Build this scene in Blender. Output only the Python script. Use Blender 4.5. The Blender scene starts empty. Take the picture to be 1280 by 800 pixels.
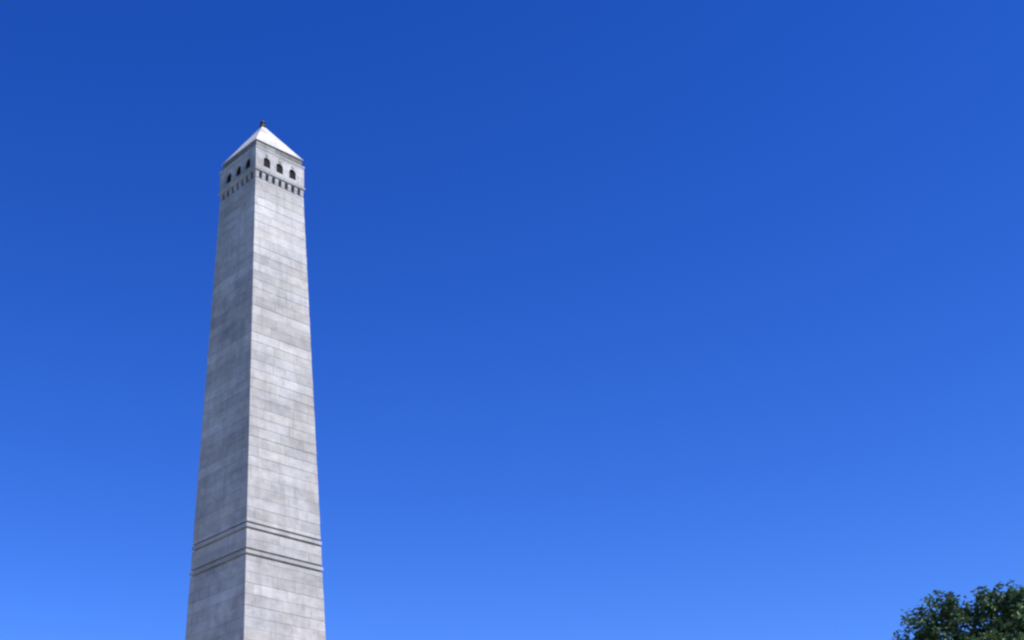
import bpy, bmesh, math, random
from mathutils import Vector, Matrix

random.seed(11)
sc = bpy.context.scene
COL = sc.collection


# ------------------------------------------------------------------ helpers
def link(name, me, mat=None, parent=None):
    o = bpy.data.objects.new(name, me)
    COL.objects.link(o)
    if mat is not None:
        me.materials.append(mat)
    if parent is not None:
        o.parent = parent
    return o


def add_uv(bm):
    """wall coordinates in metres: u runs along the face, v is height"""
    uv = bm.loops.layers.uv.verify()
    bm.normal_update()
    for f in bm.faces:
        n = f.normal
        if abs(n.z) > 0.9:
            for l in f.loops:
                l[uv].uv = (l.vert.co.x + 61.3, l.vert.co.y + 17.7)
        elif abs(n.x) > abs(n.y):
            off = 13.37 if n.x > 0 else 41.73
            for l in f.loops:
                l[uv].uv = (l.vert.co.y + off, l.vert.co.z)
        else:
            off = 27.11 if n.y > 0 else 5.29
            for l in f.loops:
                l[uv].uv = (l.vert.co.x + off, l.vert.co.z)


def finish(name, bm, mat, parent=None, smooth=False):
    bmesh.ops.recalc_face_normals(bm, faces=bm.faces[:])
    add_uv(bm)
    me = bpy.data.meshes.new(name)
    bm.to_mesh(me)
    bm.free()
    if smooth:
        for p in me.polygons:
            p.use_smooth = True
    return link(name, me, mat, parent)


def frustum_stack(rings, rnd=0.0):
    """square rings (half width, z) joined into one closed shell"""
    bm = bmesh.new()
    prev = None
    for a, z in rings:
        if rnd:
            c = rnd
            pts = []
            for sx, sy in ((-1, -1), (1, -1), (1, 1), (-1, 1)):
                if sx * sy > 0:
                    pts += [(sx * a, sy * (a - c)), (sx * (a - c), sy * a)]
                else:
                    pts += [(sx * (a - c), sy * a), (sx * a, sy * (a - c))]
            ring = [bm.verts.new((x, y, z)) for x, y in pts]
        else:
            ring = [bm.verts.new((sx * a, sy * a, z)) for sx, sy in ((-1, -1), (1, -1), (1, 1), (-1, 1))]
        n = len(ring)
        if prev is None:
            bm.faces.new(ring)
        else:
            for i in range(n):
                bm.faces.new((prev[i], prev[(i + 1) % n], ring[(i + 1) % n], ring[i]))
        prev = ring
    bm.faces.new(prev)
    return bm


def box_bm(bm, x0, x1, y0, y1, z0, z1):
    v = [bm.verts.new((x, y, z)) for z in (z0, z1) for x, y in ((x0, y0), (x1, y0), (x1, y1), (x0, y1))]
    for q in ((0, 3, 2, 1), (4, 5, 6, 7), (0, 1, 5, 4), (1, 2, 6, 5), (2, 3, 7, 6), (3, 0, 4, 7)):
        bm.faces.new([v[i] for i in q])


class NT:
    def __init__(self, name):
        self.m = bpy.data.materials.new(name)
        self.m.use_nodes = True
        self.t = self.m.node_tree
        self.bsdf = self.t.nodes['Principled BSDF']
        self.out = self.t.nodes['Material Output']

    def n(self, typ, **kw):
        nd = self.t.nodes.new(typ)
        for k, v in kw.items():
            setattr(nd, k, v)
        return nd

    def l(self, a, b):
        self.t.links.new(a, b)

    def math(self, op, a, b=None, c=None):
        nd = self.n('ShaderNodeMath', operation=op)
        for i, v in enumerate((a, b, c)):
            if v is None:
                continue
            if isinstance(v, (int, float)):
                nd.inputs[i].default_value = v
            else:
                self.l(v, nd.inputs[i])
        return nd.outputs[0]

    def noise(self, vec, scale, detail=4, rough=0.55, mapscale=None):
        if mapscale:
            mp = self.n('ShaderNodeMapping')
            mp.inputs['Scale'].default_value = mapscale
            self.l(vec, mp.inputs['Vector'])
            vec = mp.outputs[0]
        nz = self.n('ShaderNodeTexNoise')
        nz.inputs['Scale'].default_value = scale
        nz.inputs['Detail'].default_value = detail
        nz.inputs['Roughness'].default_value = rough
        self.l(vec, nz.inputs['Vector'])
        return nz.outputs['Fac']

    def remap(self, v, a, b, c, d):
        nd = self.n('ShaderNodeMapRange')
        nd.inputs[1].default_value = a
        nd.inputs[2].default_value = b
        nd.inputs[3].default_value = c
        nd.inputs[4].default_value = d
        self.l(v, nd.inputs[0])
        return nd.outputs[0]

    def mix(self, fac, a, b, mode='MIX'):
        nd = self.n('ShaderNodeMix', data_type='RGBA', blend_type=mode)
        for s, v in ((nd.inputs[0], fac), (nd.inputs[6], a), (nd.inputs[7], b)):
            if isinstance(v, (int, float)):
                s.default_value = v
            elif isinstance(v, tuple):
                s.default_value = (*v, 1)
            else:
                self.l(v, s)
        return nd.outputs[2]

    def scale_col(self, col, fac):
        cmb = self.n('ShaderNodeCombineColor')
        for i in range(3):
            self.l(fac, cmb.inputs[i])
        return self.mix(1.0, col, cmb.outputs[0], 'MULTIPLY')


# ------------------------------------------------------------------ materials
def ashlar(name, base, course=0.56, block=1.25, var=0.16, mortar=0.022, stain=1.0):
    k = NT(name)
    uv = k.n('ShaderNodeUVMap').outputs[0]
    geo = k.n('ShaderNodeTexCoord').outputs['Object']
    sep = k.n('ShaderNodeSeparateXYZ')
    k.l(uv, sep.inputs[0])
    u, v = sep.outputs[0], sep.outputs[1]
    row = k.math('FLOOR', k.math('DIVIDE', v, course))
    wn_row = k.n('ShaderNodeTexWhiteNoise', noise_dimensions='1D')
    k.l(row, wn_row.inputs['W'])
    # blocks of a row: own offset and own length per row
    bl = k.math('MULTIPLY_ADD', wn_row.outputs['Value'], 0.7, block)
    cu = k.math('DIVIDE', k.math('MULTIPLY_ADD', wn_row.outputs['Value'], 9.1, u), bl)
    col = k.math('FLOOR', cu)
    cmb = k.n('ShaderNodeCombineXYZ')
    k.l(col, cmb.inputs[0])
    k.l(row, cmb.inputs[1])
    wn = k.n('ShaderNodeTexWhiteNoise', noise_dimensions='2D')
    k.l(cmb.outputs[0], wn.inputs['Vector'])
    tone = k.math('ADD', k.remap(wn.outputs['Value'], 0, 1, 1 - var, 1 + var),
                  k.remap(wn_row.outputs['Value'], 0, 1, -var * 1.5, var * 1.5))
    # joints
    fv = k.math('FRACT', k.math('DIVIDE', v, course))
    dv = k.math('MULTIPLY', k.math('MINIMUM', fv, k.math('SUBTRACT', 1.0, fv)), course)
    fu = k.math('FRACT', cu)
    du = k.math('MULTIPLY', k.math('MINIMUM', fu, k.math('SUBTRACT', 1.0, fu)), bl)
    wob = k.noise(geo, 3.0, 2)
    d = k.math('MINIMUM', dv, du)
    dj = k.math('ADD', d, k.remap(wob, 0.3, 0.7, -0.006, 0.006))
    joint = k.remap(dj, mortar * 0.5, mortar * 1.2, 1.0, 0.0)
    jstr = k.math('MULTIPLY', joint, k.remap(k.noise(geo, 0.8, 3), 0.35, 0.65, 0.15, 1.0))
    # weathering: broad clouds, blotches inside a block, rain streaks
    cloud = k.remap(k.noise(geo, 0.45, 5, 0.6), 0.3, 0.7, 1 - 0.16 * stain, 1 + 0.14 * stain)
    blot = k.remap(k.noise(geo, 2.6, 6, 0.65), 0.3, 0.7, 1 - 0.13 * stain, 1 + 0.10 * stain)
    streak = k.remap(k.noise(geo, 1.0, 4, 0.6, (3.4, 3.4, 0.22)), 0.52, 0.72, 1.0, 1 - 0.14 * stain)
    fine = k.remap(k.noise(geo, 24, 4, 0.7), 0.3, 0.7, 0.96, 1.04)
    zone = k.remap(k.noise(geo, 1.0, 5, 0.7, (0.25, 0.25, 0.55)), 0.35, 0.65, 1 - 0.07 * stain, 1 + 0.06 * stain)
    patch = k.remap(k.noise(geo, 1.0, 6, 0.68, (0.42, 0.42, 0.95)), 0.50, 0.64, 1.04, 1 - 0.12 * min(stain, 1.4))
    blot = k.math('MULTIPLY', blot, k.math('MULTIPLY', zone, patch))
    tot = k.math('MULTIPLY', k.math('MULTIPLY', tone, cloud), k.math('MULTIPLY', k.math('MULTIPLY', blot, streak), fine))
    warm = (base[0] * 1.02, base[1], base[2] * 0.975)
    cool = (base[0] * 0.985, base[1] * 1.0, base[2] * 1.015)
    wn2 = k.n('ShaderNodeTexWhiteNoise', noise_dimensions='3D')
    k.l(cmb.outputs[0], wn2.inputs['Vector'])
    c = k.mix(wn2.outputs['Value'], warm, cool)
    c = k.scale_col(c, tot)
    c = k.mix(k.math('MULTIPLY', jstr, 0.34), c, (base[0] * 0.42, base[1] * 0.42, base[2] * 0.42))
    k.l(c, k.bsdf.inputs['Base Color'])
    k.bsdf.inputs['Roughness'].default_value = 0.82
    k.bsdf.inputs['Specular IOR Level'].default_value = 0.3
    h = k.math('ADD', k.math('MULTIPLY', joint, -0.012),
               k.math('ADD', k.math('MULTIPLY', k.noise(geo, 6, 6, 0.6), 0.014),
                      k.math('MULTIPLY', wn.outputs['Value'], 0.008)))
    bp = k.n('ShaderNodeBump')
    bp.inputs['Strength'].default_value = 0.8
    bp.inputs['Distance'].default_value = 1.0
    k.l(h, bp.inputs['Height'])
    k.l(bp.outputs[0], k.bsdf.inputs['Normal'])
    return k.m


STONE = ashlar('weathered_ashlar', (0.368, 0.354, 0.341), course=0.46, block=1.05, var=0.065, mortar=0.016, stain=1.25)
TRIM = ashlar('trim_stone', (0.37, 0.36, 0.36), course=0.9, block=1.0, var=0.08)
CAPSTONE = ashlar('cap_stone', (0.45, 0.442, 0.436), course=0.62, block=1.1, var=0.07, mortar=0.03, stain=0.8)

HEADSTONE = ashlar('head_stone', (0.34, 0.33, 0.328), course=0.5, block=0.9, var=0.09, mortar=0.02, stain=1.7)
DARKSTONE = ashlar('dark_patchy_stone', (0.10, 0.102, 0.096), course=0.9, block=0.7, var=0.45, mortar=0.012, stain=2.2)  # dark uneven tone for the recessed course below the cornice


def simple(name, col, rough=0.6, metal=0.0, nscale=8, amt=0.25, bump=0.0):
    k = NT(name)
    geo = k.n('ShaderNodeTexCoord').outputs['Object']
    nz = k.noise(geo, nscale, 5)
    c = k.scale_col(k.mix(0.0, col, col), k.remap(nz, 0.3, 0.7, 1 - amt, 1 + amt))
    k.l(c, k.bsdf.inputs['Base Color'])
    k.bsdf.inputs['Roughness'].default_value = rough
    k.bsdf.inputs['Metallic'].default_value = metal
    if bump:
        bp = k.n('ShaderNodeBump')
        bp.inputs['Strength'].default_value = 0.7
        bp.inputs['Distance'].default_value = bump
        k.l(nz, bp.inputs['Height'])
        k.l(bp.outputs[0], k.bsdf.inputs['Normal'])
    return k.m


GLASS = simple('dark_window', (0.004, 0.004, 0.005), 0.6)
GLASS.node_tree.nodes['Principled BSDF'].inputs['Specular IOR Level'].default_value = 0.12
BRONZE = simple('dark_bronze', (0.035, 0.032, 0.028), 0.55, 0.4)
BARK = simple('bark', (0.07, 0.055, 0.042), 0.9, 0, 9, 0.4, 0.05)


# leaves
def leaf_material():
    k = NT('leaf')
    geo = k.n('ShaderNodeNewGeometry')
    tc = k.n('ShaderNodeTexCoord').outputs['Object']
    rnd = geo.outputs['Random Per Island']
    c = k.mix(rnd, (0.044, 0.092, 0.036), (0.112, 0.178, 0.070))
    c = k.mix(k.remap(k.noise(tc, 1.1, 3), 0.4, 0.6, 0.0, 0.55), c, (0.042, 0.074, 0.045))
    k.l(c, k.bsdf.inputs['Base Color'])
    k.bsdf.inputs['Roughness'].default_value = 0.5
    k.bsdf.inputs['Specular IOR Level'].default_value = 0.22
    tr = k.n('ShaderNodeBsdfTranslucent')
    k.l(k.mix(0.5, c, (0.06, 0.10, 0.02)), tr.inputs['Color'])
    ms = k.n('ShaderNodeMixShader')
    ms.inputs[0].default_value = 0.22
    k.l(k.bsdf.outputs[0], ms.inputs[1])
    k.l(tr.outputs[0], ms.inputs[2])
    k.l(ms.outputs[0], k.out.inputs['Surface'])
    return k.m


LEAF = leaf_material()


def ground_material(name, c1, c2, scale, bump):
    k = NT(name)
    tc = k.n('ShaderNodeTexCoord').outputs['Object']
    a = k.noise(tc, scale, 6, 0.65)
    b = k.noise(tc, scale * 0.03, 3)
    c = k.mix(k.remap(a, 0.3, 0.7, 0, 1), c1, c2)
    c = k.scale_col(c, k.remap(b, 0.3, 0.7, 0.8, 1.2))
    k.l(c, k.bsdf.inputs['Base Color'])
    k.bsdf.inputs['Roughness'].default_value = 0.9
    bp = k.n('ShaderNodeBump')
    bp.inputs['Distance'].default_value = bump
    k.l(a, bp.inputs['Height'])
    k.l(bp.outputs[0], k.bsdf.inputs['Normal'])
    return k.m


GRASS = ground_material('grass', (0.035, 0.06, 0.018), (0.07, 0.10, 0.03), 12, 0.05)
BOUNCE_PAVING = ashlar('bounce_paving', (0.38, 0.37, 0.345), course=1.2, block=1.2, var=0.08, mortar=0.02, stain=0.7)  # kept pale so the added plaza throws light up at the obelisk

# ------------------------------------------------------------------ setting
BASE = Vector((-3.289, 53.80, 0.0))
YAW = 0.6994

bm = bmesh.new()
N, Rr = 96, 4000.0
rings = [0.0, 20, 60, 150, 400, 1200, Rr]
prev = None
c0 = bm.verts.new((0, 0, 0))
for r in rings[1:]:
    ring = [bm.verts.new((r * math.cos(2 * math.pi * i / N), r * math.sin(2 * math.pi * i / N), 0)) for i in range(N)]
    for i in range(N):
        j = (i + 1) % N
        if prev is None:
            bm.faces.new((c0, ring[i], ring[j]))
        else:
            bm.faces.new((prev[i], ring[i], ring[j], prev[j]))
    prev = ring
g = finish('ground', bm, GRASS)
g['kind'] = 'structure'

bm = bmesh.new()  # unseen plaza, added to bounce sunlight onto the shaded face
ring = [(BASE.x + 52 * math.cos(2 * math.pi * i / 128), BASE.y + 52 * math.sin(2 * math.pi * i / 128)) for i in range(128)]
lo = [bm.verts.new((x, y, -0.05)) for x, y in ring]
hi = [bm.verts.new((x, y, 0.02)) for x, y in ring]
bm.faces.new(hi)
for i in range(128):
    j = (i + 1) % 128
    bm.faces.new((lo[i], lo[j], hi[j], hi[i]))
pv = finish('bounce_plaza', bm, BOUNCE_PAVING)
pv['kind'] = 'structure'

# ------------------------------------------------------------------ obelisk
ob = bpy.data.objects.new('obelisk', None)
COL.objects.link(ob)
ob.location = BASE
ob.rotation_euler = (0, 0, YAW)
ob['label'] = 'tall tapering pale stone obelisk with small windows under its pyramid top, against blue sky'
ob['category'] = 'obelisk'

ZB1, ZB2, ZH = 18.79, 19.91, 37.42     # two bands, foot of the head
SL = (1.979 - 1.455) / (ZH - ZB1)


def half(z):
    return 1.979 - SL * (z - ZB1)


# base below the frame: three steps and a plinth
finish('step', frustum_stack([(4.6, 0.02), (4.6, 0.38)], 0.02), TRIM, ob)
finish('step', frustum_stack([(4.1, 0.381), (4.1, 0.74)], 0.02), TRIM, ob)
finish('step', frustum_stack([(3.6, 0.741), (3.6, 1.10)], 0.02), TRIM, ob)
finish('plinth', frustum_stack([(3.0, 1.101), (3.0, 2.9), (2.85, 3.05), (2.5, 3.2)], 0.02), STONE, ob)

GR = 0.095       # groove height
GD = 0.09        # groove depth
SP = 0.122       # half distance of the two grooves of one band
grooves = []
for zc in (ZB1, ZB2):
    grooves += [zc - SP, zc + SP]
grooves.sort()
rj = random.Random(3)
rings_ = [(half(3.2), 3.201)]
for zg in grooves:
    a0, a1 = half(zg - GR / 2), half(zg + GR / 2)
    rings_ += [(a0, zg - GR / 2), (a0 - GD, zg - GR / 2 + 0.012), (a1 - GD, zg + GR / 2 - 0.006), (a1, zg + GR / 2)]
ZT = ZH
for n in range(8, 81):                        # real bed joints: a shallow V between courses, faces a little uneven
    zc = n * 0.46
    if zc < 3.4 or zc > ZT - 0.05 or ZB1 - 0.4 < zc < ZB2 + 0.4:
        continue
    jw = rj.choice((0.002, 0.002, 0.003, 0.003, 0.004, 0.007))
    e0, e1 = rj.uniform(-0.006, 0.006), rj.uniform(-0.006, 0.006)
    rings_ += [(half(zc - jw) + e0, zc - jw), (half(zc) - 1.6 * jw, zc), (half(zc + jw) + e1, zc + jw)]
rings_.append((half(ZT), ZT))
rings_.sort(key=lambda t: t[1])
finish('shaft', frustum_stack(rings_, 0.012), STONE, ob)
# the fillet between the two grooves of each band stands slightly proud
for zc in (ZB1, ZB2):
    z0, z1 = zc - SP + GR / 2 + 0.004, zc + SP - GR / 2 - 0.004
    finish('string_course', frustum_stack([(half(z0) - 0.03, z0), (half(z0) + 0.022, z0), (half(z1) + 0.022, z1), (half(z1) - 0.03, z1)]), TRIM, ob)

# corbel table
AH = 1.472                                   # half width of the head
Z0 = ZH + 0.42                                   # underside of the head
NB = 8
finish('neck', frustum_stack([(1.29, ZH - 0.05), (1.29, Z0 + 0.02)]), TRIM, ob)


def turned(bm, q):
    bmesh.ops.rotate(bm, verts=bm.verts[:], cent=(0, 0, 0), matrix=Matrix.Rotation(q * math.pi / 2, 3, 'Z'))


for q in range(4):
    for i in range(NB):
        t = -AH + 0.11 + (2 * AH - 0.22) * i / (NB - 1)
        w = 0.10
        if i in (0, NB - 1):
            continue
        bm = bmesh.new()
        yb, yf = -1.27, -AH + 0.012
        prof = [(yb, ZH + 0.05), (-half(ZH) + 0.02, ZH + 0.05), (yf + 0.012, ZH + 0.18), (yf, ZH + 0.21), (yf, Z0 - 0.002), (yb, Z0 - 0.002)]
        L = [bm.verts.new((t - w, y, z)) for y, z in prof]
        Rv = [bm.verts.new((t + w, y, z)) for y, z in prof]
        bm.faces.new(L)
        bm.faces.new(Rv)
        for j in range(len(prof)):
            m = (j + 1) % len(prof)
            bm.faces.new((L[j], L[m], Rv[m], Rv[j]))
        turned(bm, q)
        finish('corbel', bm, TRIM, ob)
# corner corbels
for sx, sy in ((-1, -1), (1, -1), (1, 1), (-1, 1)):
    bm = bmesh.new()
    o_, i_ = AH - 0.012, AH - 0.22
    xs = sorted((sx * o_, sx * i_))
    ys = sorted((sy * o_, sy * i_))
    box_bm(bm, xs[0], xs[1], ys[0], ys[1], ZH + 0.05, Z0 - 0.002)
    lo_ = [v for v in bm.verts if v.co.z < ZH + 0.25]
    for v in lo_:
        if abs(v.co.x) > 1.35:
            v.co.x *= 0.985
        if abs(v.co.y) > 1.35:
            v.co.y *= 0.985
    finish('corbel', bm, TRIM, ob)

# mouldings under the windows and under the eaves
for z0, z1, p0, p1 in ((Z0 + 0.04, Z0 + 0.12, 0.030, 0.042), (39.24 - 0.10, 39.24 - 0.03, 0.022, 0.034)):
    finish('moulding', frustum_stack([(AH - 0.02, z0), (AH + p0, z0), (AH + p1, z1), (AH - 0.02, z1 + 0.012)]), TRIM, ob)
# head with three arched windows in each face
WX = (-0.80, -0.03, 0.76)
WW = 0.20                                   # half width of an opening
ZS, ZP = 38.22, 38.59                        # sill, springing of the arch
ZE = 39.24                                   # top of the head
DEP = 0.30
ARC = [(WW * math.cos(math.pi * i / 8), WW * 0.95 * math.sin(math.pi * i / 8)) for i in range(9)]

bm = bmesh.new()
for q in range(4):
    fs = bmesh.new()

    def F(pts):
        fs.faces.new([fs.verts.new((x, -AH, z)) for x, z in pts])
    F([(-AH, Z0), (AH, Z0), (AH, ZS), (-AH, ZS)])
    wx = WX if q % 2 == 0 else tuple(-x + 0.03 for x in reversed(WX))
    edges = [-AH]
    for x in wx:
        edges += [x - WW, x + WW]
    edges.append(AH)
    for i in range(0, len(edges), 2):
        F([(edges[i], ZS), (edges[i + 1], ZS), (edges[i + 1], ZP), (edges[i], ZP)])
    mids = [-AH, -0.4, 0.4, AH]
    for i, x in enumerate(wx):
        F([(mids[i], ZP), (x - WW, ZP), (x - WW, ZE), (mids[i], ZE)])
        F([(x + WW, ZP), (mids[i + 1], ZP), (mids[i + 1], ZE), (x + WW, ZE)])
        for (ax, az), (bx, bz) in zip(ARC[1:], ARC[:-1]):
            F([(x + ax, ZP + az), (x + bx, ZP + bz), (x + bx, ZE), (x + ax, ZE)])
    turned(fs, q)
    for f in fs.faces:
        bm.faces.new([bm.verts.new(v.co) for v in f.verts])
    fs.free()
bm.faces.new([bm.verts.new((sx * AH, sy * AH, Z0)) for sx, sy in ((-1, -1), (-1, 1), (1, 1), (1, -1))])
bm.faces.new([bm.verts.new((sx * AH, sy * AH, ZE)) for sx, sy in ((-1, -1), (1, -1), (1, 1), (-1, 1))])
add_uv(bm)
me = bpy.data.meshes.new('head')
bm.to_mesh(me)
bm.free()
head = link('head', me, HEADSTONE, ob)

for q in range(4):
    for x in (WX if q % 2 == 0 else tuple(-x + 0.03 for x in reversed(WX))):
        outline = [(x - WW, ZS), (x + WW, ZS), (x + WW, ZP)] + [(x + px, ZP + pz) for px, pz in ARC[1:-1]] + [(x - WW, ZP)]
        bm = bmesh.new()
        A = [bm.verts.new((px, -AH + 0.001, pz)) for px, pz in outline]
        B = [bm.verts.new((px, -AH + DEP, pz)) for px, pz in outline]
        n = len(outline)
        for i in range(n):
            j = (i + 1) % n
            bm.faces.new((A[i], B[i], B[j], A[j]))      # reveal, facing into the opening
        turned(bm, q)
        add_uv(bm)
        me = bpy.data.meshes.new('window')
        bm.to_mesh(me)
        bm.free()
        wn = link('window', me, HEADSTONE, head)
        bm = bmesh.new()
        bm.faces.new([bm.verts.new((px, -AH + 0.075, pz)) for px, pz in outline])
        turned(bm, q)
        finish('pane', bm, GLASS, wn)
        # small drip stone over the opening
        bm = bmesh.new()
        box_bm(bm, x - 0.07, x + 0.07, -AH - 0.035, -AH + 0.05, ZP + 0.29, ZP + 0.37)
        turned(bm, q)
        finish('keystone', bm, TRIM, head)

ZX = 41.92
# cornice: a dark recessed course and an overhanging eaves slab
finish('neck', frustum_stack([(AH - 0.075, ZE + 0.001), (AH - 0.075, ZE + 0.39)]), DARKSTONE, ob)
finish('cornice', frustum_stack([(AH - 0.03, ZE + 0.391), (AH - 0.022, ZE + 0.425), (AH - 0.035, ZE + 0.44)]), CAPSTONE, ob)
finish('pyramid_cap', frustum_stack([(AH - 0.045, ZE + 0.441), (0.055, ZX - 0.06), (0.03, ZX)], 0.008), CAPSTONE, ob)

# finial
bm = bmesh.new()
prof = [(r * 1.45, z + ZX - 41.95) for r, z in ((0.0, 41.80), (0.10, 41.80), (0.115, 41.90), (0.075, 41.98), (0.05, 42.02), (0.095, 42.08), (0.10, 42.13), (0.06, 42.2), (0.02, 42.26), (0.012, 42.30), (0.0, 42.32))]
prev = None
for r, z in prof:
    ring = [bm.verts.new((max(r, 1e-4) * math.cos(2 * math.pi * i / 14), max(r, 1e-4) * math.sin(2 * math.pi * i / 14), z)) for i in range(14)]
    if prev:
        for i in range(14):
            bm.faces.new((prev[i], prev[(i + 1) % 14], ring[(i + 1) % 14], ring[i]))
    prev = ring
finish('finial', bm, BRONZE, ob, True)

# ------------------------------------------------------------------ tree
TURN = Matrix.Rotation(-0.1688, 3, 'Z')


def spot(p):
    q = TURN @ (Vector(p) - Vector((10.944, 38.461, 12.582)))
    return q + Vector((16.82, 35.17, 11.56))


TB = spot((12.9, 38.6, 0.0))
TB.z = 0.0
tree = bpy.data.objects.new('tree', None)
COL.objects.link(tree)
tree.location = TB
tree['label'] = 'dark green leafy tree with a ragged crown rising in the bottom right corner'
tree['category'] = 'tree'

# foliage masses: (centre in world, radius)
lobes = [
    ((10.62, 38.58, 12.50), 0.52), ((10.10, 38.70, 12.30), 0.46), ((11.02, 38.48, 12.24), 0.46),
    ((9.82, 38.80, 11.72), 0.50), ((10.45, 38.6, 11.75), 0.55), ((10.9, 38.5, 11.35), 0.7),
    ((11.62, 38.30, 12.50), 0.46), ((12.10, 38.15, 12.52), 0.52), ((12.62, 38.0, 12.40), 0.52), ((12.1, 38.2, 11.9), 0.70),
    ((11.55, 38.3, 11.75), 0.62), ((12.8, 38.0, 11.8), 0.75), ((13.4, 38.1, 12.2), 0.8), ((12.2, 37.4, 11.4), 0.8),
    ((9.7, 38.9, 10.9), 0.7), ((10.5, 38.1, 10.6), 0.9), ((11.6, 37.6, 10.9), 0.8),
]
rl = random.Random(5)
while len(lobes) < 52:
    th, ph = rl.uniform(0, 2 * math.pi), rl.uniform(-0.55, 1.0)
    d = Vector((math.cos(th) * math.cos(ph), math.sin(th) * math.cos(ph), math.sin(ph)))
    p = Vector((13.0, 38.7, 8.9)) + Vector((d.x * 3.3, d.y * 3.3, d.z * 2.9)) * rl.uniform(0.62, 1.0)
    if p.x < 9.7 and p.z > 10.5:
        continue
    if p.z > 11.0:
        p.z -= 0.5
    lobes.append((tuple(p), rl.uniform(0.65, 1.05)))
lobes = [(tuple(spot(c)), r) for c, r in lobes]

# trunk and limbs as tapered tubes in one mesh
verts, faces = [], []


def tube(path, radii, seg=8):
    base = len(verts)
    for i, (p, r) in enumerate(zip(path, radii)):
        d = (path[min(i + 1, len(path) - 1)] - path[max(i - 1, 0)]).normalized()
        a = d.orthogonal().normalized()
        b = d.cross(a)
        for s in range(seg):
            t = 2 * math.pi * s / seg
            verts.append(tuple(p + (a * math.cos(t) + b * math.sin(t)) * r))
    for i in range(len(path) - 1):
        for s in range(seg):
            t = (s + 1) % seg
            faces.append((base + i * seg + s, base + i * seg + t, base + (i + 1) * seg + t, base + (i + 1) * seg + s))


top = Vector((0.15, 0.1, 8.4))
tp = [Vector((0, 0, -0.1)), Vector((0.02, 0, 0.5)), Vector((0.08, 0.03, 2.2)), Vector((-0.04, 0.08, 4.4)), Vector((0.1, 0.02, 6.6)), top, top + Vector((0.1, -0.2, 2.0))]
tube(tp, [0.42, 0.32, 0.27, 0.24, 0.19, 0.12, 0.03], 12)
for c, r in lobes:
    e = Vector(c) - TB
    zs = max(4.0, min(8.6, e.z - 2.6 + rl.uniform(-0.8, 0.4)))
    k = min(int(zs / 2.2), 4)
    s = Vector((0.05, 0.05, zs))
    m1 = s.lerp(e, 0.35) + Vector((rl.uniform(-.2, .2), rl.uniform(-.2, .2), 0.25))
    m2 = s.lerp(e, 0.7) + Vector((rl.uniform(-.2, .2), rl.uniform(-.2, .2), 0.2))
    tube([s, m1, m2, e], [0.085, 0.06, 0.035, 0.012], 6)
    for _ in range(7):
        d = Vector((rl.gauss(0, 1), rl.gauss(0, 1), rl.gauss(0.35, 1))).normalized()
        s0 = m2.lerp(e, rl.uniform(0.2, 1.0))
        tip = Vector(e) + d * r * rl.uniform(0.7, 1.0)
        tube([s0, s0.lerp(tip, 0.55) + Vector((0, 0, 0.05)), tip], [0.014, 0.009, 0.004], 4)
me = bpy.data.meshes.new('trunk')
me.from_pydata(verts, [], faces)
for p in me.polygons:
    p.use_smooth = True
link('trunk', me, BARK, tree)

# leaves: folded leaf blades gathered in sprays
lv, lf = [], []


def leaf(p, n, ax, L, W):
    s = n.cross(ax)
    if s.length < 1e-4:
        return
    s.normalize()
    b = len(lv)
    up = n * (W * 0.28)
    for q in (p, p + ax * L * 0.35 + s * W * 0.5 + up, p + ax * L * 0.75 + s * W * 0.38 + up, p + ax * L,
              p + ax * L * 0.75 - s * W * 0.38 + up, p + ax * L * 0.35 - s * W * 0.5 + up):
        lv.append(tuple(q))
    lf.append((b, b + 1, b + 2, b + 3))
    lf.append((b, b + 3, b + 4, b + 5))


def rdir(g=rl):
    return Vector((g.gauss(0, 1), g.gauss(0, 1), g.gauss(0, 1))).normalized()


def spray(c, out, n, spread):
    for _ in range(n):
        p = c + rdir() * spread * rl.uniform(0.2, 1.0)
        nn = (Vector((0, 0, 0.8)) + out * 0.35 + rdir() * 0.75).normalized()
        ax = (out + rdir() * 0.8 + Vector((0, 0, -0.25)))
        ax = (ax - nn * ax.dot(nn))
        if ax.length < 1e-3:
            continue
        ax.normalize()
        leaf(p, nn, ax, rl.uniform(0.10, 0.17), rl.uniform(0.055, 0.085))


for li, (c, r) in enumerate(lobes):
    c = Vector(c) - TB
    ns = int(60 * (r / 0.6) ** 2)
    for _ in range(ns):
        d = rdir()
        d.z = d.z * 0.85 + 0.12
        d.normalize()
        rr = r * (rl.random() ** 0.42)
        spray(c + d * rr, d, rl.randint(9, 17), rl.uniform(0.12, 0.22))
# a few stray sprays along the rim
for x, y, z in ((9.32, 38.92, 12.02), (9.42, 38.9, 11.85), (9.62, 38.85, 12.42), (11.95, 38.2, 13.0), (12.3, 38.1, 12.98), (10.45, 38.65, 12.98),
                (10.2, 38.7, 12.85), (10.85, 38.5, 12.8), (12.62, 37.95, 12.85)):
    spray(spot((x, y, z)) - TB, Vector((0, 0, 1)), 14, 0.14)
me = bpy.data.meshes.new('crown')
me.from_pydata(lv, [], lf)
link('crown', me, LEAF, tree)

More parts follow.
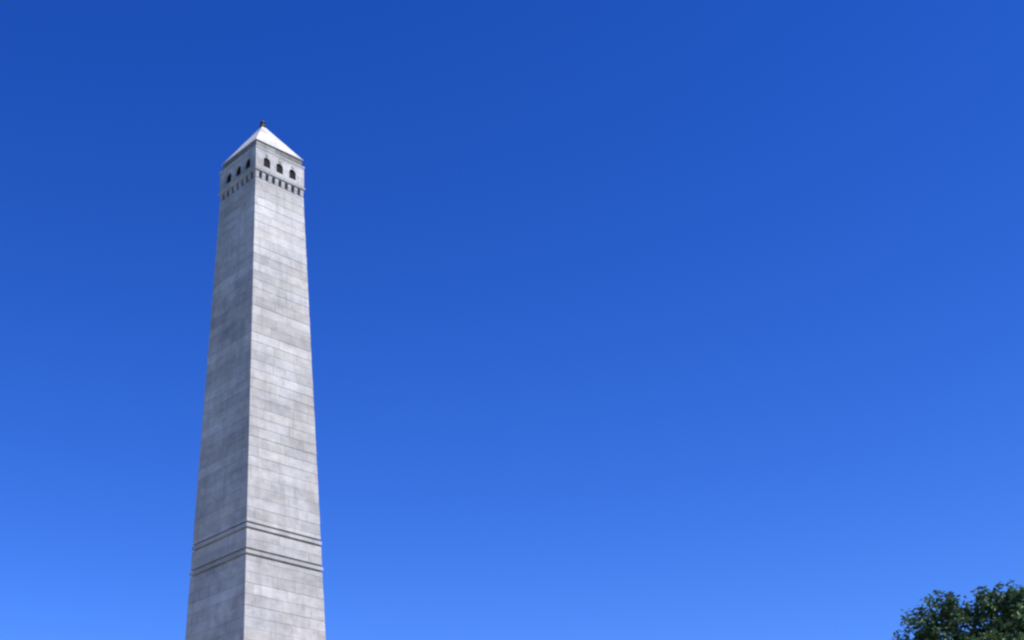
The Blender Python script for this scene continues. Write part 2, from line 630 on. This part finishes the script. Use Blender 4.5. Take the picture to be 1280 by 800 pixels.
# ------------------------------------------------------------------ light
EL, AZ = math.radians(52), math.radians(130)   # azimuth clockwise from +Y
w = bpy.data.worlds.new("World")
sc.world = w
w.use_nodes = True
nt = w.node_tree
bg = nt.nodes['Background']
sky = nt.nodes.new('ShaderNodeTexSky')
sky.sky_type = 'NISHITA'
sky.sun_disc = False
sky.sun_elevation = EL
sky.sun_rotation = AZ
sky.altitude = 0
sky.air_density = 1.0
sky.dust_density = 0.0
sky.ozone_density = 6.0
hs = nt.nodes.new('ShaderNodeHueSaturation')
hs.inputs['Hue'].default_value = 0.5205
hs.inputs['Saturation'].default_value = 1.198
hs.inputs['Value'].default_value = 1.0
gm = nt.nodes.new('ShaderNodeGamma')
gm.inputs[1].default_value = 1.19
nt.links.new(sky.outputs[0], gm.inputs[0])
nt.links.new(gm.outputs[0], hs.inputs['Color'])
nt.links.new(hs.outputs[0], bg.inputs[0])
bg.inputs[1].default_value = 0.0775

sun = bpy.data.lights.new('sun', 'SUN')
sun.energy = 3.8
sun.angle = math.radians(0.55)
sun.color = (1.0, 0.96, 0.90)
so = bpy.data.objects.new('sun', sun)
COL.objects.link(so)
sd = Vector((math.sin(AZ) * math.cos(EL), math.cos(AZ) * math.cos(EL), math.sin(EL)))
so.rotation_euler = sd.to_track_quat('Z', 'Y').to_euler()
so.location = (30, -20, 60)

# ------------------------------------------------------------------ camera
P, R_, FPX = 0.4966, 0.0142, 1653.25
Fw = Vector((0, math.cos(P), math.sin(P)))
X = Vector((1, 0, 0))
D = Fw.cross(X)
R = math.cos(R_) * X + math.sin(R_) * D
Dn = -math.sin(R_) * X + math.cos(R_) * D
cam = bpy.data.cameras.new('camera')
co = bpy.data.objects.new('camera', cam)
COL.objects.link(co)
M = Matrix((R, -Dn, -Fw)).transposed().to_4x4()
M.translation = Vector((0, 0, 1.6))
co.matrix_world = M
cam.sensor_width = 36
cam.lens = FPX / 1280 * 36
cam.shift_x = 226.44 / 1280
cam.clip_end = 10000
sc.camera = co

sc.view_settings.view_transform = 'Standard'
sc.view_settings.look = 'None'
sc.view_settings.gamma = 1
sc.view_settings.use_curve_mapping = False
sc.view_settings.exposure = 0.93
sc.cycles.filter_width = 2.4
sc.cycles.use_denoising = True
sc.cycles.denoiser = 'OPENIMAGEDENOISE'
